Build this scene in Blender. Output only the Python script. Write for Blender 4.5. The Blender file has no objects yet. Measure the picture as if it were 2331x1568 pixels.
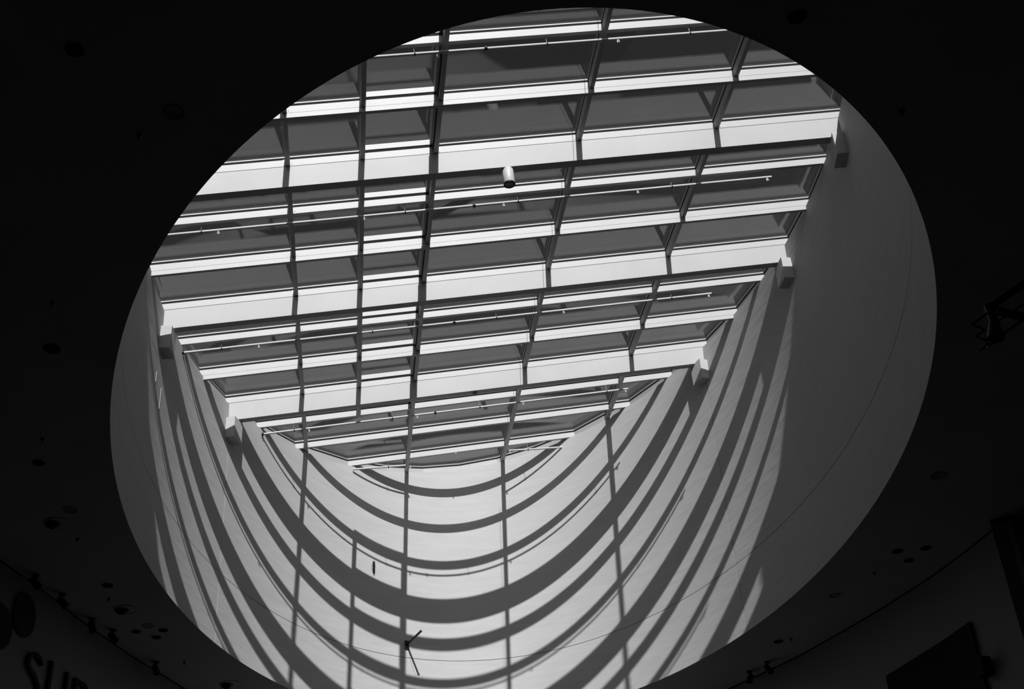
import bpy, math, random
from mathutils import Matrix, Vector
random.seed(7)
sc = bpy.context.scene
C = sc.collection
# ------------------------------------------------------------------ frames
# survey units -> metres; the camera is the origin of the survey, 1.6 m above the floor
S, H0 = 1.2, 1.6
UX, UY, UZ = Vector((.9900, -.0125, .1402)), Vector((0, .9960, .0889)), Vector((-.1408, -.0880, .9861))   # axes of the tilted roof
def WD(x, y, z): return Vector((x*S, y*S, z*S+H0))                    # level world
def RF(x, y, z):                                                      # roof frame: x along the beams, y along the mullions, z normal to the glass
    q = UX*x + UY*y + UZ*z
    return Vector((q.x*S, q.y*S, q.z*S+H0))
RROT = Matrix((UX, UY, UZ)).transposed().to_4x4()
Y2, SP = 13.3325, 1.00556                                             # face of row 2, row spacing
def YR(r): return Y2 + SP*(r-2)
MX = [.5643, 1.4728, 2.3871, 4.2171, 6.0435]                          # mullion centre lines
ZA, ZA1, ZG = 9.986, 10.081, 10.131                                   # bar bottom, bar top, glass underside
ZB = 9.682                                                           # main beam bottom
ECX, ECY, EA, EB, EANG = 1.858, 14.3731, 4.5485, 7.7896, -.0122         # shaft ellipse
ZC, ZGR = 7.5173, 8.6057                                               # ceiling, groove
# ------------------------------------------------------------------ camera
cam = bpy.data.cameras.new('camera'); co = bpy.data.objects.new('camera', cam); C.objects.link(co)
cam.sensor_fit = 'HORIZONTAL'; cam.sensor_width = 36.0
cam.lens = 3061.984/2331*36.0
cam.clip_start = .05; cam.clip_end = 500
R = Matrix(((.99335, -.00949, -.11475), (-.09986, -.56562, -.81860), (-.05713, .82461, -.56281)))
co.matrix_world = Matrix.Translation((0, 0, H0)) @ R.to_4x4()
sc.camera = co
# ------------------------------------------------------------------ world, sun, exposure
wd = bpy.data.worlds.new('sky'); sc.world = wd; wd.use_nodes = True
nt = wd.node_tree; bg = nt.nodes['Background']
sky = nt.nodes.new('ShaderNodeTexSky'); sky.sky_type = 'NISHITA'; sky.sun_disc = False
sky.sun_elevation = math.radians(31.8); sky.sun_rotation = math.pi; sky.air_density = .3; sky.dust_density = 4.; sky.ozone_density = 1.
sep = nt.nodes.new('ShaderNodeSeparateColor'); nt.links.new(sky.outputs[0], sep.inputs[0]); nt.links.new(sep.outputs[0], bg.inputs[0])   # red filter, black and white
bg.inputs[1].default_value = .068
sun = bpy.data.lights.new('sun', 'SUN'); so = bpy.data.objects.new('sun', sun); C.objects.link(so)
sun.energy = 7.7; sun.angle = math.radians(.53); sun.color = (1, 1, 1)
sd = UX*-.1701 + UY*1.3014 - UZ
so.rotation_euler = sd.to_track_quat('-Z', 'Y').to_euler(); so.location = WD(2, 0, 20)
sc.view_settings.view_transform = 'Standard'; sc.view_settings.look = 'None'
sc.view_settings.exposure = 0.0; sc.view_settings.gamma = 1.0; sc.view_settings.use_curve_mapping = False
# ------------------------------------------------------------------ materials
def mat(name, v, rough=.6, metal=0., var=0., scale=3., stretch=(1, 1, 1), bump=0., spec=.3):
    m = bpy.data.materials.new(name); m.use_nodes = True
    nt = m.node_tree; b = nt.nodes['Principled BSDF']
    b.inputs['Base Color'].default_value = (v, v, v, 1); b.inputs['Roughness'].default_value = rough
    b.inputs['Metallic'].default_value = metal; b.inputs['Specular IOR Level'].default_value = spec
    if var or bump:
        tc = nt.nodes.new('ShaderNodeTexCoord'); mp = nt.nodes.new('ShaderNodeMapping'); mp.inputs['Scale'].default_value = stretch
        no = nt.nodes.new('ShaderNodeTexNoise'); no.inputs['Scale'].default_value = scale; no.inputs['Detail'].default_value = 4
        geo = nt.nodes.new('ShaderNodeNewGeometry')
        nt.links.new(geo.outputs['Position'], mp.inputs[0]); nt.links.new(mp.outputs[0], no.inputs[0])
        if var:
            mr = nt.nodes.new('ShaderNodeMapRange'); mr.inputs[1].default_value = .3; mr.inputs[2].default_value = .7
            mr.inputs[3].default_value = v*(1-var); mr.inputs[4].default_value = v*(1+var*.5)
            nt.links.new(no.outputs[0], mr.inputs[0]); nt.links.new(mr.outputs[0], b.inputs['Base Color'])
        if bump:
            bp = nt.nodes.new('ShaderNodeBump'); bp.inputs['Strength'].default_value = bump; bp.inputs['Distance'].default_value = .05
            nt.links.new(no.outputs[0], bp.inputs['Height']); nt.links.new(bp.outputs[0], b.inputs['Normal'])
    return m
M = dict(
    white=mat('white painted metal', .35, .45, var=.03, scale=2.),
    beam=mat('white painted beam', .34, .5, var=.06, scale=1.5),
    plaster=mat('white plaster', .392, .75, var=.05, scale=2.4, stretch=(.6, .6, 3.2), bump=.15, spec=.15),
    lip=mat('bright aluminium lip', .40, .35),
    black=mat('black rubber', .012, .8, spec=.1),
    gap=mat('black joint', .01, .9, spec=.05),
    ceil=mat('dark ceiling', .36, .9, var=.1, scale=.6, spec=.05),
    room=mat('grey room wall', .24, .85, var=.06, scale=.5, spec=.1),
    floor=mat('dark floor', .22, .8, var=.2, scale=1., spec=.1),
    dark=mat('black metal', .008, .5, spec=.2),
    darkgrey=mat('dark grey plate', .03, .7, spec=.1),
    pipe=mat('white painted pipe', .44, .5, spec=.2),
    chrome=mat('bright metal', .6, .4, metal=.5),
    grey=mat('grey metal', .25, .5, metal=.4),
    letter=mat('black letter', .004, .6, spec=.1),
    faint=mat('dull grey disc', .20, .9, spec=.05),
    lamp=mat('white lamp enamel', .46, .35, spec=.4),
    rough=mat('broken plaster', .22, .95, var=.6, scale=25., bump=.5, spec=.05),
)
def glass_mat():
    m = bpy.data.materials.new('roof glass'); m.use_nodes = True; nt = m.node_tree; nt.nodes.clear()
    out = nt.nodes.new('ShaderNodeOutputMaterial'); mx = nt.nodes.new('ShaderNodeMixShader')
    tr = nt.nodes.new('ShaderNodeBsdfTransparent'); tr.inputs[0].default_value = (.90, .90, .90, 1)
    gl = nt.nodes.new('ShaderNodeBsdfGlossy'); gl.inputs['Roughness'].default_value = .0; gl.inputs[0].default_value = (1, 1, 1, 1)
    lw = nt.nodes.new('ShaderNodeLayerWeight'); lw.inputs[0].default_value = .5
    pw = nt.nodes.new('ShaderNodeMath'); pw.operation = 'POWER'; pw.inputs[1].default_value = 5.
    ml = nt.nodes.new('ShaderNodeMath'); ml.operation = 'MULTIPLY_ADD'; ml.inputs[1].default_value = .94; ml.inputs[2].default_value = .068
    nt.links.new(lw.outputs['Facing'], pw.inputs[0]); nt.links.new(pw.outputs[0], ml.inputs[0]); nt.links.new(ml.outputs[0], mx.inputs[0])
    nt.links.new(tr.outputs[0], mx.inputs[1]); nt.links.new(gl.outputs[0], mx.inputs[2]); nt.links.new(mx.outputs[0], out.inputs[0])
    return m
M['glass'] = glass_mat()
# ------------------------------------------------------------------ mesh helpers
class MB:
    def __init__(s): s.v = []; s.f = []
    def add(s, vs, fs):
        o = len(s.v); s.v += [Vector(p) for p in vs]; s.f += [tuple(i+o for i in f) for f in fs]; return s
    def box8(s, p):                                                   # p: 4 bottom corners (ccw from above) then 4 top
        return s.add(p, [(3, 2, 1, 0), (4, 5, 6, 7), (0, 1, 5, 4), (1, 2, 6, 5), (2, 3, 7, 6), (3, 0, 4, 7)])
    def box(s, T, x0, x1, y0, y1, z0, z1):
        return s.box8([T(x0, y0, z0), T(x1, y0, z0), T(x1, y1, z0), T(x0, y1, z0), T(x0, y0, z1), T(x1, y0, z1), T(x1, y1, z1), T(x0, y1, z1)])
    def prism(s, T, poly, z0, z1):
        n = len(poly)
        return s.add([T(x, y, z0) for x, y in poly]+[T(x, y, z1) for x, y in poly],
                     [tuple(range(n-1, -1, -1)), tuple(range(n, 2*n))]+[(i, (i+1) % n, n+(i+1) % n, n+i) for i in range(n)])
    def tube(s, a, b, r, n=12, r2=None, caps=True):
        a, b = Vector(a), Vector(b); d = (b-a).normalized(); u = d.orthogonal().normalized(); w = d.cross(u); r2 = r if r2 is None else r2
        pa = [a+(u*math.cos(t)+w*math.sin(t))*r for t in [2*math.pi*i/n for i in range(n)]]
        pb = [b+(u*math.cos(t)+w*math.sin(t))*r2 for t in [2*math.pi*i/n for i in range(n)]]
        return s.add(pa+pb, [(i, (i+1) % n, n+(i+1) % n, n+i) for i in range(n)]+([tuple(range(n-1, -1, -1)), tuple(range(n, 2*n))] if caps else []))
    def lathe(s, o, ax, prof, n=24):                                  # prof: (radius, height) pairs
        o, d = Vector(o), Vector(ax).normalized(); u = d.orthogonal().normalized(); w = d.cross(u); m = len(prof)
        vs = [o+d*h+(u*math.cos(t)+w*math.sin(t))*r for r, h in prof for t in [2*math.pi*i/n for i in range(n)]]
        fs = [(k*n+i, k*n+(i+1) % n, (k+1)*n+(i+1) % n, (k+1)*n+i) for k in range(m-1) for i in range(n)]
        fs += [tuple(range(n-1, -1, -1)), tuple(range((m-1)*n, m*n))]
        return s.add(vs, fs)
    def build(s, name, m, parent=None, smooth=False, loc=None):
        me = bpy.data.meshes.new(name)
        o = bpy.data.objects.new(name, me); C.objects.link(o)
        off = Vector((0, 0, 0))
        if parent is not None:
            o.parent = parent; off = Vector(parent.get('base', (0, 0, 0)))
        elif loc is not None: off = Vector(loc); o.location = off
        me.from_pydata([p-off for p in s.v], [], s.f); me.materials.append(M[m] if isinstance(m, str) else m)
        if parent is not None: o['base'] = tuple(off)
        else: o['base'] = tuple(off)
        me.validate(); me.update()
        import bmesh
        bm = bmesh.new(); bm.from_mesh(me); bmesh.ops.recalc_face_normals(bm, faces=bm.faces); bm.to_mesh(me); bm.free()
        if smooth:
            me.shade_smooth(); me.set_sharp_from_angle(angle=math.radians(35))
        return o
def empty(name, loc):
    o = bpy.data.objects.new(name, None); C.objects.link(o); o.location = loc; o.empty_display_size = .2; o['base'] = tuple(loc); return o
def tag(o, label, cat, group=None):
    o['label'] = label; o['category'] = cat
    if group: o['group'] = group
    return o
def struct(o, label=None, cat=None):
    o['kind'] = 'structure'
    if label: o['label'] = label
    if cat: o['category'] = cat
    return o
def inst(src, name, parent, mw):                                      # a part sharing its mesh with an earlier one; mw = local -> world
    o = src.copy(); o.name = name; C.objects.link(o); o.parent = parent
    o.matrix_local = Matrix.Translation(-Vector(parent['base'])) @ mw; return o
# ------------------------------------------------------------------ shaft ellipse
def ell(th, grow=0.):
    x, y = (EA+grow)*math.cos(th), (EB+grow)*math.sin(th); c, s = math.cos(EANG), math.sin(EANG)
    return ECX+x*c-y*s, ECY+x*s+y*c
def theta(px, py):
    c, s = math.cos(EANG), math.sin(EANG); dx, dy = px-ECX, py-ECY
    return math.atan2((-dx*s+dy*c)/EB, (dx*c+dy*s)/EA)
def zroof(x, y, n): return (n - UZ.x*x - UZ.y*y)/UZ.z                 # level height of the point of the plane 'n' of the roof above x, y
def toroof(x, y, z):
    w = Vector((x, y, z)); return UX.dot(w), UY.dot(w), UZ.dot(w)
def roofell(th, n=ZG, grow=0.):
    x, y = ell(th, grow); return toroof(x, y, zroof(x, y, n))[:2]
NT = 720
TAB = [(t,)+roofell(t) for t in [2*math.pi*i/NT for i in range(NT)]]
def rowends(Y):
    xs = []
    for i in range(NT):
        a, b = TAB[i], TAB[(i+1) % NT]
        if (a[2]-Y)*(b[2]-Y) < 0:
            k = (Y-a[2])/(b[2]-a[2]); xs.append((a[1]+(b[1]-a[1])*k, (a[0]+2*math.pi/NT*k)))
    return sorted(xs)
ROWS = list(range(-3, 12))
ring = []
for r in ROWS:
    (xl, tl), (xr, tr) = rowends(YR(r)); ring.append((xl, tl, xr, tr))
ths = sorted([t % (2*math.pi) for q in ring for t in (q[1], q[3])])
t11l, t11r = ring[-1][1], ring[-1][3]
ths += [t11r+(t11l-t11r)*k/6 for k in range(1, 6)]
tnl, tnr = ring[0][1], ring[0][3]
if tnr < tnl: tnr += 2*math.pi
ths += [tnl+(tnr-tnl)*k/6 for k in range(1, 6)]
ths = sorted(t % (2*math.pi) for t in ths)
RING = [roofell(t, grow=.064) for t in ths]                           # polygon of the glass edge, convex, counter-clockwise
def clip(poly, cut):                                                  # Sutherland-Hodgman, cut convex ccw
    out = poly
    for i in range(len(cut)):
        a, b = cut[i], cut[(i+1) % len(cut)]; inp = out; out = []
        side = lambda p: (b[0]-a[0])*(p[1]-a[1])-(b[1]-a[1])*(p[0]-a[0])
        for j in range(len(inp)):
            p, q = inp[j], inp[(j+1) % len(inp)]; sp, sq = side(p), side(q)
            if sp >= 0: out.append(p)
            if sp*sq < 0: k = sp/(sp-sq); out.append((p[0]+(q[0]-p[0])*k, p[1]+(q[1]-p[1])*k))
        if not out: return []
    cl = []
    for p in out:
        if not cl or math.hypot(p[0]-cl[-1][0], p[1]-cl[-1][1]) > 1e-4: cl.append(p)
    if len(cl) > 1 and math.hypot(cl[0][0]-cl[-1][0], cl[0][1]-cl[-1][1]) < 1e-4: cl.pop()
    return cl if len(cl) > 2 else []
RINGO = [roofell(t, grow=.15) for t in ths]
# ------------------------------------------------------------------ the setting: shaft wall
NS = 288
def arc(t0, t1, zb, zt, g0, g1):                                      # a piece of curved wall between two angles; zb / zt give heights
    n = max(4, int(abs(t1-t0)/(2*math.pi)*NS)); mb = MB(); vs = []; fs = []
    for i in range(n+1):
        t = t0+(t1-t0)*i/n
        for g in (g0, g1):
            x, y = ell(t, g)
            for zf in (zb, zt): vs.append(WD(x, y, zf(x, y)))
    for i in range(n):
        a, b = 4*i, 4*(i+1)
        fs += [(a, a+1, b+1, b), (a+2, b+2, b+3, a+3), (a, b, b+2, a+2), (a+1, a+3, b+3, b+1)]
    fs += [(0, 2, 3, 1), (4*n, 4*n+1, 4*n+3, 4*n+2)]
    return mb.add(vs, fs)
shaft = empty('wall_shaft', WD(ECX, ECY, ZC)); struct(shaft)
TLJ, TRJ = theta(-1.970, 18.4908), theta(5.790, 18.382)
tn = -math.pi/2
cuts = [(tn, TRJ), (TRJ, TLJ), (TLJ, tn+2*math.pi)]
GV = .0045
zc_ = lambda x, y: ZC+.0015; zg0 = lambda x, y: ZGR-GV; zg1 = lambda x, y: ZGR+GV; zt_ = lambda x, y: zroof(x, y, 9.972)
for a, b in cuts:
    e = .0009
    arc(a+e, b-e, zg1, zt_, 0, .16).build('wall_panel', 'plaster', shaft, smooth=True)
    arc(a+e, b-e, zc_, zg0, 0, .16).build('wall_panel', 'plaster', shaft, smooth=True)
arc(tn+.001, tn+2*math.pi-.001, zg0, zg1, .012, .15).build('shadow_gap', 'gap', shaft, smooth=True)
for t in (TLJ, TRJ):                                                   # sealant in the two upright joints
    arc(t-.0012, t+.0012, zc_, zt_, .010, .15).build('joint_seal', 'white', shaft)
# two thin raised plaster strips stand in for light slits on the left wall
for (p, q) in (((-2.6463, 15.3586, 10.067), (-2.6485, 15.3313, 9.9076)), ((-2.6168, 15.6703, 10.0106), (-2.6167, 15.6711, 9.6705))):
    ta = theta(p[0], p[1]); arc(ta-.00035, ta+.00035, lambda x, y: q[2], lambda x, y: p[2], -.006, .01).build('lit_slit', 'plaster', shaft)
# broken opening in the far wall: rim chips and a raised black patch painting the dark inside
def wallpt(th, z, out=0.):
    x, y = ell(th, -out); return WD(x, y, z)
hole = empty('broken_wall_hole', wallpt(theta(.3255, 21.670), 10.02, 0)); tag(hole, 'small ragged dark hole broken in the sunlit far shaft wall', 'hole')
hp = [(-.006, 10.553), (.010, 10.558), (.030, 10.556), (.036, 10.52), (.038, 10.485), (.042, 10.46), (.037, 10.43), (.040, 10.40), (.034, 10.372), (.039, 10.35), (.032, 10.315), (.022, 10.275), (-.004, 10.30), (-.018, 10.33), (-.026, 10.365), (-.034, 10.395), (-.040, 10.43), (-.036, 10.47), (-.026, 10.51), (-.016, 10.535)]
t0h = theta(.3255, 21.670)
def hpt(d, z, out): return wallpt(t0h-d/5.1, z-.286, out)
mb = MB(); n = len(hp)
mb.add([hpt(d, z, .006) for d, z in hp]+[hpt(d*.5+.014, 10.41+(z-10.41)*.8, .001) for d, z in hp], [(i, (i+1) % n, n+(i+1) % n, n+i) for i in range(n)]+[tuple(range(n, 2*n))])
mb.build('broken_edge', 'rough', hole)
dk = [(-.004, 10.548), (.029, 10.550), (.035, 10.47), (.033, 10.41), (.031, 10.34), (.018, 10.29), (-.014, 10.345), (-.006, 10.45)]
MB().add([hpt(d, z, .008) for d, z in dk]+[hpt(d, z, .0) for d, z in dk], [tuple(range(8))]+[(i, (i+1) % 8, 8+(i+1) % 8, 8+i) for i in range(8)]).build('hole_shade', 'gap', hole)
# ------------------------------------------------------------------ ceiling with the elliptical opening
mb = MB(); n = 288; X0, X1, YA, YB_ = -11., 13., -5., 27.
vi, vo = [], []
for i in range(n):
    t = 2*math.pi*i/n; x, y = ell(t); dx, dy = x-ECX, y-ECY
    k = min(((X1-ECX)/dx if dx > 1e-9 else (X0-ECX)/dx if dx < -1e-9 else 1e9), ((YB_-ECY)/dy if dy > 1e-9 else (YA-ECY)/dy if dy < -1e-9 else 1e9))
    vi.append((x, y)); vo.append((ECX+dx*k, ECY+dy*k))
vs = [WD(x, y, ZC) for x, y in vi]+[WD(x, y, ZC) for x, y in vo]+[WD(*ell(2*math.pi*i/n, .17), ZC+.15) for i in range(n)]+[WD(x, y, ZC+.15) for x, y in vo]
fs = []
for i in range(n):
    j = (i+1) % n
    fs += [(i, j, n+j, n+i), (2*n+i, 3*n+i, 3*n+j, 2*n+j), (n+i, n+j, 3*n+j, 3*n+i), (i, 2*n+i, 2*n+j, j)]
struct(mb.add(vs, fs).build('ceiling', 'ceil'))
# room walls and floor
WL = [(-10.9, -4.9), (-8.2, 5), (-6.9, 9.4), (-4.86, 14.4), (-4.338, 15.718), (-4.132, 16.234), (-3.915, 16.848), (-3.730, 17.426), (-3.484, 18.102), (-3.170, 18.892), (-2.873, 19.543), (-2.560, 20.253),
      (-1.75, 21.6), (-.4, 22.6), (1.1, 23.1), (2.6, 23.1), (4.1, 22.6), (5.3, 21.8), (6.060, 20.772), (6.534, 19.942), (6.862, 19.348), (7.268, 18.383), (7.588, 17.555), (7.929, 16.507), (8.115, 15.707), (8.306, 14.690), (8.315, 14.69), (9.7, 17.1)]
def wallstrip(pts, z0, z1, th, name, m, off=0.):
    n = len(pts); nor = []
    for i in range(n):
        a, b = pts[max(0, i-1)], pts[min(n-1, i+1)]; d = Vector((b[0]-a[0], b[1]-a[1])).normalized(); nor.append(Vector((-d.y, d.x)))
    vs = []
    for (x, y), k in zip(pts, nor):
        for o in (-off, th):
            for z in (z0, z1): vs.append(WD(x+k.x*o, y+k.y*o, z))
    fs = []
    for i in range(n-1):
        a, b = 4*i, 4*i+4; fs += [(a, a+1, b+1, b), (a+2, b+2, b+3, a+3), (a, b, b+2, a+2), (a+1, a+3, b+3, b+1)]
    fs += [(0, 2, 3, 1), (4*n-4, 4*n-3, 4*n-1, 4*n-2)]
    return MB().add(vs, fs).build(name, m, smooth=True)
ZF = -H0/S
struct(wallstrip(WL, ZF, ZC-.03, .25, 'wall_front', 'room'))
struct(wallstrip(WL, ZC-.03, ZC, .25, 'trim_1', 'gap', -.012))
struct(MB().box(WD, -11, 13, -5, -4.8, ZF, ZC).build('wall_back', 'room'))
struct(MB().box(WD, 12.8, 13, -4.8, 27, ZF, ZC).build('wall_right', 'darkgrey'))  # outer walls on three sides, added to stop sky light leaking in
struct(MB().box(WD, -11, 12.8, 26.8, 27, ZF, ZC).build('wall_rear', 'darkgrey'))
struct(MB().box(WD, -11, -10.8, -4.8, 26.8, ZF, ZC).build('wall_left', 'darkgrey'))
struct(MB().box(WD, -11, 13, -5, 27, ZF-.2, ZF).build('floor', 'floor'))
# ------------------------------------------------------------------ glazed roof
win = empty('window_1', RF(2.5, YR(4), ZG)); struct(win, 'tilted glass roof of white glazing bars over the oval shaft')
BW = .055; MW = .0265
def interior(Y0_, Y1_): return rowends(Y0_), rowends(Y1_)
def ringx(Y):                                                          # x range of the glass polygon at a given y
    xs = []
    for i in range(len(RING)):
        a, b = RING[i], RING[(i+1) % len(RING)]
        if (a[1]-Y)*(b[1]-Y) <= 0 and abs(a[1]-b[1]) > 1e-9: xs.append(a[0]+(b[0]-a[0])*(Y-a[1])/(b[1]-a[1]))
    return (min(xs), max(xs)) if len(xs) > 1 else None
def ringy(X):
    ys = []
    for i in range(len(RING)):
        a, b = RING[i], RING[(i+1) % len(RING)]
        if (a[0]-X)*(b[0]-X) <= 0 and abs(a[0]-b[0]) > 1e-9: ys.append(a[1]+(b[1]-a[1])*(X-a[0])/(b[0]-a[0]))
    return (min(ys), max(ys)) if len(ys) > 1 else None
VENTS = range(-3, 9)
def xspans(r, Y):
    xl, xr = ringx(Y); mx = [X for i, X in enumerate(MX) if not (i == 1 and r >= 10)]
    mx = [X for X in mx if xl+.1 < X < xr-.1]
    e = [xl-.02]+mx+[xr+.02]
    return [(e[i]+(MW if i else 0), e[i+1]-(MW if i < len(e)-2 else 0)) for i in range(len(e)-1)]
for r in ROWS:
    Y = YR(r); rx = ringx(Y+.02)
    if rx is None: continue
    for x0, x1 in xspans(r, Y+.02):
        vent = abs(x0-MX[1]-MW) < 1e-6 and r <= 9
        g = .0012
        mb = MB().box(RF, x0+g, x1-g, Y, Y+BW, ZA, ZA1)
        if not vent: mb.box(RF, x0+g, x1-g, Y+.001, Y+BW-.001, 10.115, ZG-.0003)
        b = mb.build('glazing_bar', 'white', win)
        MB().box(RF, x0+g, x1-g, Y+.005, Y+BW-.005, ZA1, 10.115 if not vent else 10.1245).build('gasket', 'black', b)
    # screw heads at the ends of the bar beside each mullion
    for X in MX[:1]+MX[2:]:
        if not (rx[0]+.1 < X < rx[1]-.1): continue
        s = 1 if X < 2 else -1
        xx = X+s*(MW+.022)
        MB().tube(RF(xx, Y-.0015, 10.012), RF(xx, Y+.004, 10.012), .0055*S, 8).build('screw', 'dark', win)
        if r in (2, 5, 8):
            MB().box(RF, X-s*(MW+.004), X-s*(MW+.022), Y-.006, Y, 9.998, 10.083).build('end_bracket', 'lip', win)
            MB().box(RF, X-s*(MW+.009), X-s*(MW+.013), Y-.0075, Y-.005, 10.003, 10.035).build('bracket_slot', 'dark', win)
for i, X in enumerate(MX):
    y0, y1 = ringy(X)
    if i == 1: y1 = YR(9)+BW
    b = MB().box(RF, X-MW, X+MW, y0-.01, y1+.01, ZA, ZA1).box(RF, X-MW+.001, X+MW-.001, y0-.01, y1+.01, 10.115, ZG-.0004).build('mullion', 'white', win)
    MB().box(RF, X-MW+.006, X+MW-.006, y0-.01, y1+.01, ZA1, 10.115).build('gasket', 'black', b)
n = len(RING)
for i in range(n):                                                     # edge bars round the oval
    a, b, c, d = RING[i], RING[(i+1) % n], RINGO[(i+1) % n], RINGO[i]
    k = lambda p, q, f: (p[0]+(q[0]-p[0])*f, p[1]+(q[1]-p[1])*f)
    eb = MB().prism(RF, [a, b, c, d], 9.955, ZA1).prism(RF, [k(a, d, .03), k(b, c, .03), c, d], 10.117, ZG-.0006).build('edge_bar', 'white', win)
    MB().prism(RF, [k(a, d, .05), k(b, c, .05), c, d], ZA1, 10.117).build('gasket', 'black', eb)
# panes: one per bay and row, cut to the oval edge; the vent column is raised on a sash
ye = [RING_y for RING_y in (min(p[1] for p in RING)-.1,)]+[YR(r)+BW/2 for r in ROWS]+[max(p[1] for p in RING)+.1]
for k in range(len(ye)-1):
    r = ROWS[k-1] if k else -4                                          # pane lies beyond row r
    mx = [X for i, X in enumerate(MX) if not (i == 1 and r >= 9)]
    xe = [-6]+mx+[12]
    for j in range(len(xe)-1):
        vent = r in VENTS and abs(xe[j]-MX[1]) < 1e-6
        if vent:
            x0, x1, y0, y1 = MX[1]+MW*.2, MX[2]-MW*.2, YR(r)+.031, YR(r+1)+.026
            fw = .035
            sash = MB().box(RF, x0, x1, y0, y0+fw, 10.1245, 10.2).box(RF, x0, x1, y1-.028, y1, 10.1245, 10.2)\
                .box(RF, x0, x0+fw+.01, y0+fw, y1-.028, 10.1245, 10.2).box(RF, x1-fw-.01, x1, y0+fw, y1-.028, 10.1245, 10.2).build('vent_sash', 'white', win)
            MB().box(RF, x0, x1, y0, y1, 10.2, 10.213).build('glass_pane', 'glass', win)
            continue
        g = .002
        p = clip([(xe[j]+g, ye[k]+g), (xe[j+1]-g, ye[k]+g), (xe[j+1]-g, ye[k+1]-g), (xe[j]+g, ye[k+1]-g)], RINGO)
        if p: MB().prism(RF, p, ZG, ZG+.013).build('glass_pane', 'glass', win)
# chain actuators beside the third mullion
for r in (0, 1, 3, 4, 6, 7):
    xa = MX[2]-MW-.052; ya = YR(r)+.30 if r % 3 == 0 else YR(r)+.10
    act = MB().box(RF, xa, xa+.034, ya, YR(r+1)-.16, 10.02, 10.075).build('vent_actuator', 'white', win)
    MB().box(RF, xa+.036, xa+.046, ya-.05, YR(r+1)-.02, 10.03, 10.07).build('drive_chain', 'dark', act)
    MB().tube(RF(xa+.017, YR(r+1)-.16, 10.04), RF(xa+.017, YR(r+1)-.01, 10.11), .007*S, 8).build('linkage', 'grey', act)
# wire laid along the fourth mullion on the outside of the glass
MB().tube(RF(4.161, YR(-2), 10.168), RF(4.161, YR(10)+.1, 10.168), .0028*S, 6).build('lightning_wire', 'dark', win)
# steel members outside view belong to the roof
def mainx(r, zz=9.85):
    a, b = rowends(YR(r)+.07); return a[0]-.11, b[0]+.11
def mainbeam(r, parent=None, loc=None, name='roof_beam'):
    x0, x1 = mainx(r)
    return MB().box(RF, x0, x1, YR(r), YR(r)+.132, ZB, 9.9785), MB().box(RF, x0, x1, YR(r)+.012, YR(r)+.12, 9.9785, ZA)
for r in (-1,):
    a, b = mainbeam(r); a.build('beam', 'beam', win); b.build('joint_strip', 'gap', win)
def purl(r):
    x0, x1 = ringx(YR(r)+.02); x0 -= .02; x1 += .02
    return MB().box(RF, x0, x1, YR(r), YR(r)+.0525, 9.9165, 9.9825), MB().box(RF, x0, x1, YR(r)+.006, YR(r)+.046, 9.9825, ZA)
a, b = purl(-2); a.build('beam', 'beam', win); b.build('joint_strip', 'gap', win)
# ------------------------------------------------------------------ beams and purlins in view
names = {2: 'deep white roof beam nearest the top, carrying the round spotlight', 5: 'deep white roof beam in the middle, between the two other deep beams', 8: 'deep white roof beam nearest the curved far wall'}
for r in (2, 5, 8):
    base = RF((mainx(r)[0]+mainx(r)[1])/2, YR(r)+.075, ZB)
    e = empty('roof_beam', base); tag(e, names[r], 'beam', 'deep roof beams across the shaft')
    a, b = mainbeam(r); bo = a.build('beam_body', 'beam', e); b.build('joint_strip', 'gap', e)
names = {1: 'slim white purlin above the spotlight beam, near the top edge', 4: 'slim white purlin between the first and middle deep beams', 7: 'slim white purlin between the middle and last deep beams'}
for r in (1, 4, 7):
    x0, x1 = ringx(YR(r)); e = empty('purlin', RF((x0+x1)/2, YR(r)+.026, 9.92)); tag(e, names[r], 'beam', 'slim purlins under the glazing')
    a, b = purl(r); a.build('purlin_body', 'white', e); b.build('joint_strip', 'gap', e)
# ------------------------------------------------------------------ corbels
def corbel(name_label, P, z0, z1, half=.143, out=.150):
    th = theta(*P); x, y = ell(th); ex, ey = ell(th+.001); t = Vector((ex-x, ey-y)).normalized(); nrm = Vector((-t.y, t.x))
    if nrm.dot(Vector((ECX-x, ECY-y))) < 0: nrm = -nrm
    c = []
    for z in (z0, z1):
        for a, b in ((-half, -.05), (half, -.05), (half, out), (-half, out)):
            c.append(WD(x+t.x*a+nrm.x*b, y+t.y*a+nrm.y*b, z))
    o = MB().box8(c).build('corbel', 'plaster', loc=WD(x, y, z0)); tag(o, name_label, 'corbel', 'corbels carrying the roof beams')
corbel('white corbel block at the right end of the top deep beam, fully shaded', (6.2365, 12.3685), 11.4285, 11.795)
corbel('white corbel block at the right end of the middle deep beam', (6.3775, 15.3525), 11.703, 12.072)
corbel('white corbel block at the right end of the last deep beam', (5.784, 18.397), 11.912, 12.280)
corbel('white corbel block at the left end of the middle deep beam', (-2.636, 15.471), 10.434, 10.798)
corbel('white corbel block at the left end of the last deep beam', (-1.969, 18.490), 10.824, 11.182)
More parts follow.
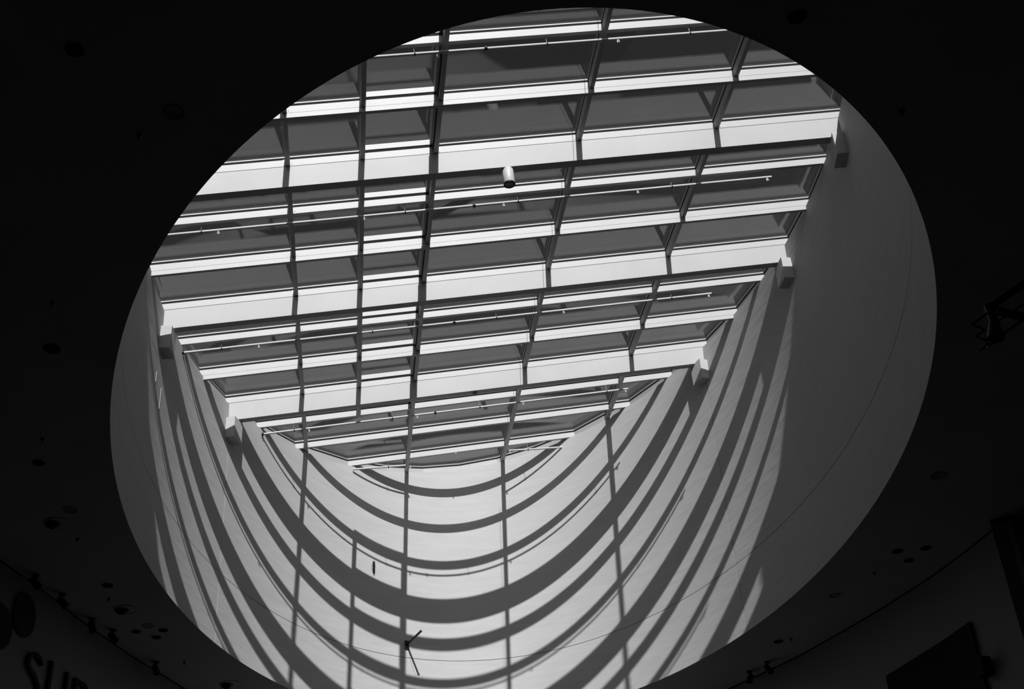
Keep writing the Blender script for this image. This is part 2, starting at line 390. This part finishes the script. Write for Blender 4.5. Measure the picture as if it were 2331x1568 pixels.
# ------------------------------------------------------------------ sprinkler pipes
def head_mesh():
    mb = MB(); f = lambda x, y, z: Vector((x*S, y*S, z*S))
    mb.tube(f(0, 0, -.012), f(0, 0, -.034), .009*S, 8); mb.tube(f(-.011, 0, -.03), f(-.011, 0, -.055), .003*S, 6); mb.tube(f(.011, 0, -.03), f(.011, 0, -.055), .003*S, 6)
    mb.tube(f(0, 0, -.055), f(0, 0, -.059), .017*S, 10); return mb
PROTO = {}
def part(kind, mk, m, parent, p, rot=RROT):
    mw = Matrix.Translation(p) @ rot
    if kind not in PROTO:
        mb = mk(); o = mb.build(kind, m, None); o.parent = parent; o.matrix_local = Matrix.Translation(-Vector(parent['base'])) @ mw; PROTO[kind] = o; return o
    return inst(PROTO[kind], kind, parent, mw)
f0 = lambda x, y, z: Vector((x*S, y*S, z*S))
def rod_mesh(): return MB().tube(f0(0, 0, .015), f0(0, 0, ZTOP[0]), .0028*S, 6)
ZTOP = [.1]
def ball_mesh(): return MB().lathe(f0(0, 0, ZTOP[0]-.014), (0, 0, 1), [(.002*S, 0), (.008*S, .003*S), (.010*S, .008*S), (.008*S, .013*S)], 10)
def clamp_mesh(): return MB().tube(f0(-.007, 0, 0), f0(.007, 0, 0), .0235*S, 12).tube(f0(-.006, 0, -.022), f0(-.006, 0, -.034), .006*S, 6)
def coup_mesh(): return MB().tube(f0(-.017, 0, 0), f0(.017, 0, 0), .025*S, 14).box(f0, -.011, .011, -.031, .031, -.008, .008).tube(f0(0, 0, -.02), f0(0, 0, -.05), .006*S, 6)
def pipe(label, r, x0, x1, hangers, heads, coups, dy=.055, ZP=9.880, ang=0.):
    y = YR(r)+dy; ZTOP[0] = ZA-ZP+.001; PROTO.pop('hanger_rod', 0); PROTO.pop('hanger_ball', 0); e = empty('sprinkler_pipe', RF((x0+x1)/2, y, ZP)); tag(e, label, 'pipe', 'sprinkler pipes under the glass roof')
    yy = lambda x: y+ang*(x-x0)
    MB().tube(RF(x0, yy(x0), ZP), RF(x1, yy(x1), ZP), .0175*S, 16).build('pipe_run', 'pipe', e, smooth=True)
    for x in hangers:
        p = RF(x, yy(x), ZP)
        part('hanger_rod', rod_mesh, 'grey', e, p); part('hanger_ball', ball_mesh, 'lip', e, p); part('pipe_clamp', clamp_mesh, 'dark', e, p)
    for x in heads: part('sprinkler_head', head_mesh, 'chrome', e, RF(x, yy(x), ZP))
    for x in coups: part('pipe_coupling', coup_mesh, 'dark', e, RF(x, yy(x), ZP))
pipe('white sprinkler pipe highest up, above the first deep beam', 0, -.8, 5.645, (-.57, 2.016, 3.517, 5.2), (4.337,), (2.815,), dy=.042)
pipe('long white sprinkler pipe just past the round spotlight', 3, -1.45, 7.06, (-.572, 2.02, 3.52, 5.64), (-.367, 1.481, 3.32, 5.154, 6.993), (2.928,))
pipe('white sprinkler pipe below the middle deep beam', 6, -1.118, 6.94, (-.565, 1.641, 3.523, 6.29), (-.035, 4.56, 6.888), (-1.118, 2.871))
pipe('white sprinkler pipe below the last deep beam', 9, -.146, 6.14, (.377, 2.017, 3.517, 5.757), (.62, 2.435, 4.267, 6.089), (-.139, 2.747), dy=.010, ZP=9.863)
pipe('short white sprinkler pipe stub on the left, above the far curved wall', 11, 1.36, 2.39, (2.005,), (2.40,), (), dy=-.048, ZP=9.887, ang=.13)
pipe('short white sprinkler pipe stub on the right, above the far curved wall', 11, 4.21, 5.362, (4.588,), (4.235,), (), dy=-.074, ZP=9.846, ang=.16)
p = RF(3.259, YR(11)+.012, ZA-.012); e = empty('drop_sprinkler', p); tag(e, 'single small white sprinkler head under the last thin bar, between the pipe stubs', 'sprinkler')
MB().tube(p+UZ*.012*S, p-UZ*.012*S, .008*S, 10).tube(p-UZ*.012*S, p-UZ*.018*S, .013*S, 12).build('nozzle', 'pipe', e)
# ------------------------------------------------------------------ spotlight and detector
p = RF(3.236, YR(2)+.066, ZB)
e = empty('ceiling_spotlight', p); tag(e, 'white cylindrical spotlight fixed under the first deep beam', 'spotlight')
ax = -(Vector((0, 0, 1))*.6+UZ*.4).normalized()
rr = .072*S; L = .215*S
MB().lathe(p+ax*.004, ax, [(rr*.98, 0), (rr, .004), (rr, L-.004), (rr*.97, L), (rr*.90, L-.002), (rr*.88, L-.03)], 32).build('lamp_body', 'lamp', e, smooth=True)
MB().lathe(p, ax, [(rr*1.02, L+.012), (rr*1.02, L+.027), (rr*.86, L+.027), (rr*.80, L+.018)], 32).build('black_rim', 'dark', e, smooth=True)
MB().lathe(p, ax, [(rr*.80, L+.0185), (rr*.62, L+.0265), (rr*.57, L+.0265), (rr*.50, L+.019)], 28).build('inner_ring', 'grey', e, smooth=True)
p = RF(3.320, YR(8)+.088, ZB)
e = empty('smoke_detector', p); tag(e, 'small round detector under the last deep beam', 'detector')
MB().lathe(p+UZ*.01, -UZ, [(.045*S, 0), (.045*S, .022), (.038*S, .03)], 20).build('detector_base', 'white', e, smooth=True)
MB().lathe(p, -UZ, [(.022*S, .018), (.022*S, .034), (.012*S, .042)], 16).build('sensor', 'grey', e, smooth=True)
# ------------------------------------------------------------------ rod bracket on the far wall
tb = theta(.9035, 21.9665); bx, by = ell(tb); base = WD(bx, by, 8.834)
e = empty('wall_rod', base); tag(e, 'black rod on a small plate sticking out of the far shaft wall', 'bracket')
tip = Vector(WD(1.1135, 21.2956, 8.8037)); d = (tip-base).normalized(); tx = Vector((.92, .36, 0)).normalized()
c = []
for z in (8.749, 8.904):
    for a, b in ((-.040, 0), (.040, 0), (.040, -.02), (-.040, -.02)):
        x, y = ell(tb-(a)/5.0, b if False else 0); nx = Vector((ECX-x, ECY-y)).normalized(); k = 0 if b == 0 else .02
        c.append(WD(x+nx.x*(k-.004 if k == 0 else k), y+nx.y*(k-.004 if k == 0 else k), z))
MB().box8(c).build('mounting_plate', 'dark', e)
MB().tube(base, tip, .019*S, 8).build('rod', 'dark', e)
MB().lathe(tip-d*.03, d, [(.021*S, 0), (.021*S, .03), (.012*S, .034)], 12).build('rod_cap', 'dark', e)
mb = MB(); pts = []
for i in range(13):
    t = i/12; q = tip.lerp(base, t*.9)+Vector((0, 0, -.20*math.sin(math.pi*t))); pts.append(q)
for a, b in zip(pts, pts[1:]): mb.tube(a, b, .0022, 5)
mb.build('cable', 'grey', e)
# ------------------------------------------------------------------ recessed lights in the ceiling
def can(label, x, y, r, m='gap', group='round recessed lights in the dark ceiling', cat='downlight'):
    p = WD(x, y, ZC); e = empty('ceiling_downlight', p); tag(e, label, cat, group)
    MB().lathe(p+Vector((0, 0, .004)), (0, 0, -1), [(r*S*.9, 0), (r*S, .003), (r*S*1.0, .012), (r*S*.86, .014), (r*S*.8, .010)], 28).build('rim', m, e, smooth=True)
    MB().lathe(p+Vector((0, 0, .004)), (0, 0, -1), [(r*S*.82, .004), (r*S*.7, .009)], 24).build('lens', m, e, smooth=True)
def gimbal(label, x, y, r):
    p = WD(x, y, ZC); e = empty('gimbal_spotlight', p); tag(e, label, 'spotlight', 'large gimbal spotlights in the dark ceiling')
    MB().lathe(p+Vector((0, 0, .004)), (0, 0, -1), [(r*S*.95, 0), (r*S, .006), (r*S, .014), (r*S*.9, .018), (r*S*.88, .012)], 32).build('rim', 'ceil', e, smooth=True)
    MB().lathe(p+Vector((0, 0, .004)), (0, 0, -1), [(r*S*.9, .002), (r*S*.86, .010)], 28).build('baffle', 'darkgrey', e)
    q = p+Vector((-r*S*.42, 0, .0)); MB().lathe(q, (-.15, -.2, -1), [(r*S*.42, 0), (r*S*.42, .05), (r*S*.30, .055)], 20).build('lamp', 'gap', e, smooth=True)
    for k in range(7):
        a = -1.5+k*.5; u = Vector((math.cos(a), math.sin(a), 0)); w = Vector((-u.y, u.x, 0))*.009
        a0, a1 = q+u*r*S*.46, q+u*r*S*.68
        MB().box8([a0-w+Vector((0, 0, -.016)), a1-w+Vector((0, 0, -.016)), a1+w+Vector((0, 0, -.016)), a0+w+Vector((0, 0, -.016)), a0-w, a1-w, a1+w, a0+w]).build('fin', 'gap', e)
def dot(label, x, y, r):
    p = WD(x, y, ZC); e = empty('ceiling_sprinkler', p); tag(e, label, 'sprinkler', 'tiny sprinkler heads on the dark ceiling')
    MB().lathe(p+Vector((0, 0, .003)), (0, 0, -1), [(r*S*1.2, 0), (r*S, .012)], 12).build('rosette', 'gap', e)
    MB().tube(p+Vector((0, 0, -.008)), p+Vector((0, 0, -.055)), .010, 8).build('nozzle', 'gap', e)
can('round black downlight in the top left corner of the ceiling', -2.075, 7.172, .069)
can('round black downlight left of the opening, second from the top left corner', -1.431, 7.797, .084, 'faint')
can('round black downlight above the opening, top right of the ceiling', 3.231, 6.597, .070)
can('round black downlight at the left edge, beside the widest part of the opening', -2.919, 11.075, .082)
can('small round black downlight on the left, above the gimbal spotlights', -3.447, 13.303, .065)
can('round black downlight just above the uppermost gimbal spotlight', -3.293, 14.411, .084, 'faint')
can('round black downlight just above the middle gimbal spotlight on the left', -3.169, 16.512, .072)
can('left one of the four clustered black ceiling discs by the wall', -3.001, 18.043, .065)
can('upper, palest one of the four clustered ceiling discs by the wall', -2.812, 17.849, .088, 'faint')
can('right one of the four clustered black ceiling discs by the wall', -2.629, 18.010, .068)
can('lowest one of the four clustered black ceiling discs by the wall', -2.752, 18.257, .066)
can('left one of three black ceiling discs near the right wall', 7.175, 15.697, .074)
can('upper right one of three black ceiling discs near the right wall', 7.540, 15.611, .074)
can('lowest one of three black ceiling discs near the right wall', 7.436, 15.985, .069)
can('black ceiling disc at bottom right, close to the wall spotlights', 6.378, 18.793, .073)
can('faint dark ceiling disc between the opening and the right wall', 6.744, 17.114, .084, 'faint')
can('faint dark ceiling disc right of the opening, below the lighting gantry', 6.976, 13.638, .100, 'faint')
gimbal('large round gimbal spotlight uppermost on the left of the ceiling', -3.498, 14.744, .146)
gimbal('large round gimbal spotlight beside the four clustered discs', -3.039, 17.288, .154)
gimbal('large round gimbal spotlight at the bottom edge, under the opening', -1.861, 20.141, .164)
for lab, x, y, r in (('tiny sprinkler head below the two top left downlights', -1.722, 8.050, .016), ('tiny sprinkler head above the left edge downlight', -2.787, 10.320, .016),
                     ('tiny sprinkler head above the small left downlight', -3.312, 12.783, .020), ('tiny sprinkler head under the uppermost gimbal spotlight', -3.329, 15.165, .022),
                     ('tiny sprinkler head left of the middle gimbal spotlight', -3.211, 16.925, .020), ('tiny sprinkler head between the clustered discs and the bottom gimbal', -2.458, 19.197, .02),
                     ('tiny sprinkler head at the upper right, beside the opening', 4.371, 7.537, .024), ('tiny sprinkler head left of the three right discs', 7.071, 16.351, .018),
                     ('tiny sprinkler head beside the bottom right ceiling disc', 6.545, 18.680, .018)):
    dot(lab, x, y, r)
# ------------------------------------------------------------------ spotlights along the wall
def wallspot(label, x, y, aim):
    p = WD(x, y, ZC); e = empty('wall_spotlight', p); tag(e, label, 'spotlight', 'black spotlights along the edge of the ceiling')
    MB().lathe(p, (0, 0, -1), [(.055, 0), (.055, .02), (.04, .03)], 16).build('base', 'dark', e, smooth=True)
    MB().tube(p, p+Vector((0, 0, -.10)), .012, 8).build('stem', 'dark', e)
    a = Vector(aim).normalized(); q = p+Vector((0, 0, -.13))
    u = a.cross(Vector((0, 0, 1))).normalized()
    for s in (-1, 1): MB().tube(q+u*s*.06, q+u*s*.06+Vector((0, 0, .05)), .006, 6).build('yoke_arm', 'dark', e)
    MB().lathe(q-a*.09, a, [(.03, 0), (.05, .02), (.055, .12), (.062, .19), (.052, .195), (.045, .17)], 18).build('lamp_head', 'dark', e, smooth=True)
L_ = (-.5, -.3, -.6)
wallspot('black spotlight on the left wall edge, above the grey discs, first of five', -4.0, 16.17, (.55, .75, -.5))
wallspot('black spotlight on the left wall edge, second of five', -3.77, 16.77, (.55, .75, -.5))
wallspot('black spotlight on the left wall edge, third of five', -3.52, 17.58, (.35, -.25, -.9))
wallspot('black spotlight on the left wall edge, fourth of five', -3.30, 17.98, (.55, .75, -.5))
wallspot('black spotlight on the left wall edge, fifth of five, lowest', -2.86, 19.18, (.35, -.25, -.9))
wallspot('left black spotlight of the pair at bottom right wall edge', 6.235, 20.02, (-.4, -.4, -.8))
wallspot('right black spotlight of the pair at bottom right wall edge', 6.42, 19.62, (.3, -.4, -.8))
# ------------------------------------------------------------------ wall sign: letters and discs on the left wall
def alongwall(pts):
    acc = [0]
    for a, b in zip(pts, pts[1:]): acc.append(acc[-1]+math.hypot(b[0]-a[0], b[1]-a[1]))
    return acc
PL = WL[2:19]; ACC = alongwall(PL)
PRW = WL[18:]; ACCR = alongwall(PRW)
def onwall(u, z, out, pl=PL, acc=ACC):
    for i in range(len(pl)-1):
        if u <= acc[i+1] or i == len(pl)-2:
            k = (u-acc[i])/(acc[i+1]-acc[i]); a, b = pl[i], pl[i+1]; d = Vector((b[0]-a[0], b[1]-a[1])).normalized()
            n = Vector((d.y, -d.x)); return WD(a[0]+(b[0]-a[0])*k+n.x*out, a[1]+(b[1]-a[1])*k+n.y*out, z)
def stroke(mb, pts, w, o0=.01, o1=.045):
    n = len(pts); L, Rr = [], []
    for i in range(n):
        a, b = pts[max(0, i-1)], pts[min(n-1, i+1)]; d = Vector((b[0]-a[0], b[1]-a[1])).normalized(); k = Vector((-d.y, d.x))*w/2
        L.append((pts[i][0]+k.x, pts[i][1]+k.y)); Rr.append((pts[i][0]-k.x, pts[i][1]-k.y))
    vs = []
    for l, r in zip(L, Rr): vs += [onwall(*l, o0), onwall(*r, o0), onwall(*l, o1), onwall(*r, o1)]
    fs = []
    for i in range(n-1):
        a, b = 4*i, 4*i+4; fs += [(a, b, b+1, a+1), (a+2, a+3, b+3, b+2), (a, a+2, b+2, b), (a+1, b+1, b+3, a+3)]
    fs += [(0, 1, 3, 2), (4*n-4, 4*n-2, 4*n-1, 4*n-3)]
    mb.add(vs, fs)
def arcpts(cx, cz, rx, rz, a0, a1, n=12): return [(cx+rx*math.cos(math.radians(a0+(a1-a0)*i/n)), cz+rz*math.sin(math.radians(a0+(a1-a0)*i/n))) for i in range(n+1)]
OFF = math.hypot(-4.9+7, 14.6-9.5)*0
sign = empty('wall_sign', onwall(8.2, 6.05, 0)); tag(sign, 'black raised lettering on the grey wall, bottom left corner', 'sign')
mb = MB(); stroke(mb, [(7.962, 6.585)]+arcpts(7.81, 6.505, .155, .128, 30, 215, 12)+[(7.83, 6.37)]+arcpts(7.82, 6.18, .155, .15, 40, -160, 12), .062); mb.build('letter', 'letter', sign)
mb = MB(); stroke(mb, [(8.182, 6.69), (8.182, 6.25)]+arcpts(8.392, 6.25, .21, .18, 180, 360, 12)+[(8.602, 6.25), (8.602, 6.69)], .062); mb.build('letter', 'letter', sign)
mb = MB(); stroke(mb, [(8.827, 6.69), (8.827, 6.05)], .062); stroke(mb, [(8.80, 6.66), (9.03, 6.66)]+arcpts(9.03, 6.51, .14, .15, 80, -80, 10)+[(9.01, 6.36), (8.83, 6.36)], .062); mb.build('letter', 'letter', sign)
for lab, u, z, ru, rz in (('whole flat dark grey disc on the wall above the lettering', 7.437, 7.027, .240, .283), ('flat dark grey disc cut by the left edge of the photo', 6.955, 6.695, .278, .29)):
    mb = MB(); n = 40; vs = [onwall(u+ru*math.cos(t), z+rz*math.sin(t), .015) for t in [2*math.pi*i/n for i in range(n)]]+[onwall(u+ru*math.cos(t), z+rz*math.sin(t), .03) for t in [2*math.pi*i/n for i in range(n)]]
    mb.add(vs, [tuple(range(n-1, -1, -1)), tuple(range(n, 2*n))]+[(i, (i+1) % n, n+(i+1) % n, n+i) for i in range(n)])
    o = mb.build('wall_disc', 'darkgrey', loc=onwall(u, z, .0)); tag(o, lab, 'disc', 'flat dark discs on the left wall')
# ------------------------------------------------------------------ screen and loudspeaker on the right wall
def rw(u, z, out): return onwall(u, z, out, PRW, ACCR)
e = empty('wall_screen', rw(4.3, 5.4, 0)); tag(e, 'large black rectangular screen on the right wall, bottom right corner', 'screen')
us = [3.392+i*(5.24-3.392)/10 for i in range(11)]
mb = MB(); vs = []
for i, u in enumerate(us):
    zt = 6.545+(6.595-6.545)*i/10
    vs += [rw(u, 5.3, .012), rw(u, zt, .012), rw(u, 5.3, .05), rw(u, zt, .05)]
fs = [f for i in range(10) for f in ((4*i, 4*i+1, 4*i+5, 4*i+4), (4*i+2, 4*i+6, 4*i+7, 4*i+3), (4*i, 4*i+4, 4*i+6, 4*i+2), (4*i+1, 4*i+3, 4*i+7, 4*i+5))]+[(0, 2, 3, 1), (40, 41, 43, 42)]
mb.add(vs, fs).build('screen_surface', 'letter', e)
MB().box8([rw(a, b, c) for b in (5.3, 6.595) for a, c in ((5.24, 0), (5.262, 0), (5.262, .052), (5.24, .052))]).build('frame_edge', 'darkgrey', e)
e = empty('loudspeaker', rw(5.41, 5.91, .05)); tag(e, 'small black loudspeaker on the wall beside the black screen', 'loudspeaker')
MB().box8([rw(a, b, c) for b in (5.80, 6.035) for a, c in ((5.335, .05), (5.495, .05), (5.495, .2), (5.335, .2))]).build('cabinet', 'letter', e)
MB().box8([rw(a, b, c) for b in (5.90, 5.94) for a, c in ((5.38, 0), (5.44, 0), (5.44, .05), (5.38, .05))]).build('wall_mount', 'dark', e)
# ------------------------------------------------------------------ lighting gantry at the right edge, hung below the ceiling
k = .8
def T(x, z, dy=0.): return WD((x+.033)*k, 10.5*k+dy, (z-.05)*k)
e = empty('lighting_gantry', T(6.9, 8.0)); tag(e, 'black lighting gantry with a hanging lamp at the right edge', 'gantry')
def bar(name, a, b, r, m='dark', parent=None): return MB().tube(a, b, r, 10).build(name, m, parent or e)
mb = MB(); a, b = (6.33, 7.725), (8.6, 9.265)
mb.box8([T(*a, -.02), T(*b, -.02), T(*b, .02), T(*a, .02), T(a[0]-.012, a[1]+.055, -.02), T(b[0]-.012, b[1]+.12, -.02), T(b[0]-.012, b[1]+.12, .02), T(a[0]-.012, a[1]+.055, .02)]).build('main_bar', 'dark', e)
MB().box8([T(6.31, 7.776, -.024), T(8.6, 9.385, -.024), T(8.6, 9.385, -.012), T(6.31, 7.776, -.012), T(6.31, 7.782, -.024), T(8.6, 9.391, -.024), T(8.6, 9.391, -.012), T(6.31, 7.782, -.012)]).build('lit_edge', 'lip', e)  # pale strip painted in for the lit line along the bar
mb = MB(); mb.box8([T(6.42, 7.71, -.02), T(7.5, 7.36, -.02), T(7.5, 7.36, .02), T(6.42, 7.71, .02), T(6.42, 7.79, -.02), T(7.5, 7.44, -.02), T(7.5, 7.44, .02), T(6.42, 7.79, .02)]).build('cross_bar', 'dark', e)
for p_, q_ in (((6.11, 7.567), (6.33, 7.72)), ((6.112, 7.567), (6.235, 7.50)), ((6.112, 7.42), (6.235, 7.50)), ((6.112, 7.42), (6.22, 7.364)), ((6.122, 7.254), (6.226, 7.342)), ((6.395, 7.607), (7.4, 8.27)), ((6.396, 7.448), (7.4, 8.11))):
    bar('rod', T(*p_), T(*q_), .012)
MB().tube(T(6.36, 7.80), T(6.355, 7.58), .058, 12, .04).build('lamp_neck', 'dark', e)
MB().tube(T(6.355, 7.60), T(6.32, 7.40), .05, 14, .085).build('lamp_body', 'dark', e)
MB().box8([T(6.22, 7.315, -.04), T(6.41, 7.415, -.04), T(6.41, 7.415, .04), T(6.22, 7.315, .04), T(6.22, 7.335, -.04), T(6.41, 7.435, -.04), T(6.41, 7.435, .04), T(6.22, 7.335, .04)]).build('barn_door', 'dark', e)
for xx, zz in ((8.1, 8.98), (8.5, 9.25)): MB().tube(T(xx, zz), Vector((T(xx, zz).x, T(xx, zz).y, ZC*S+H0)), .012, 8).build('drop_rod', 'dark', e)
for o in bpy.data.objects:
    if 'base' in o: del o['base']
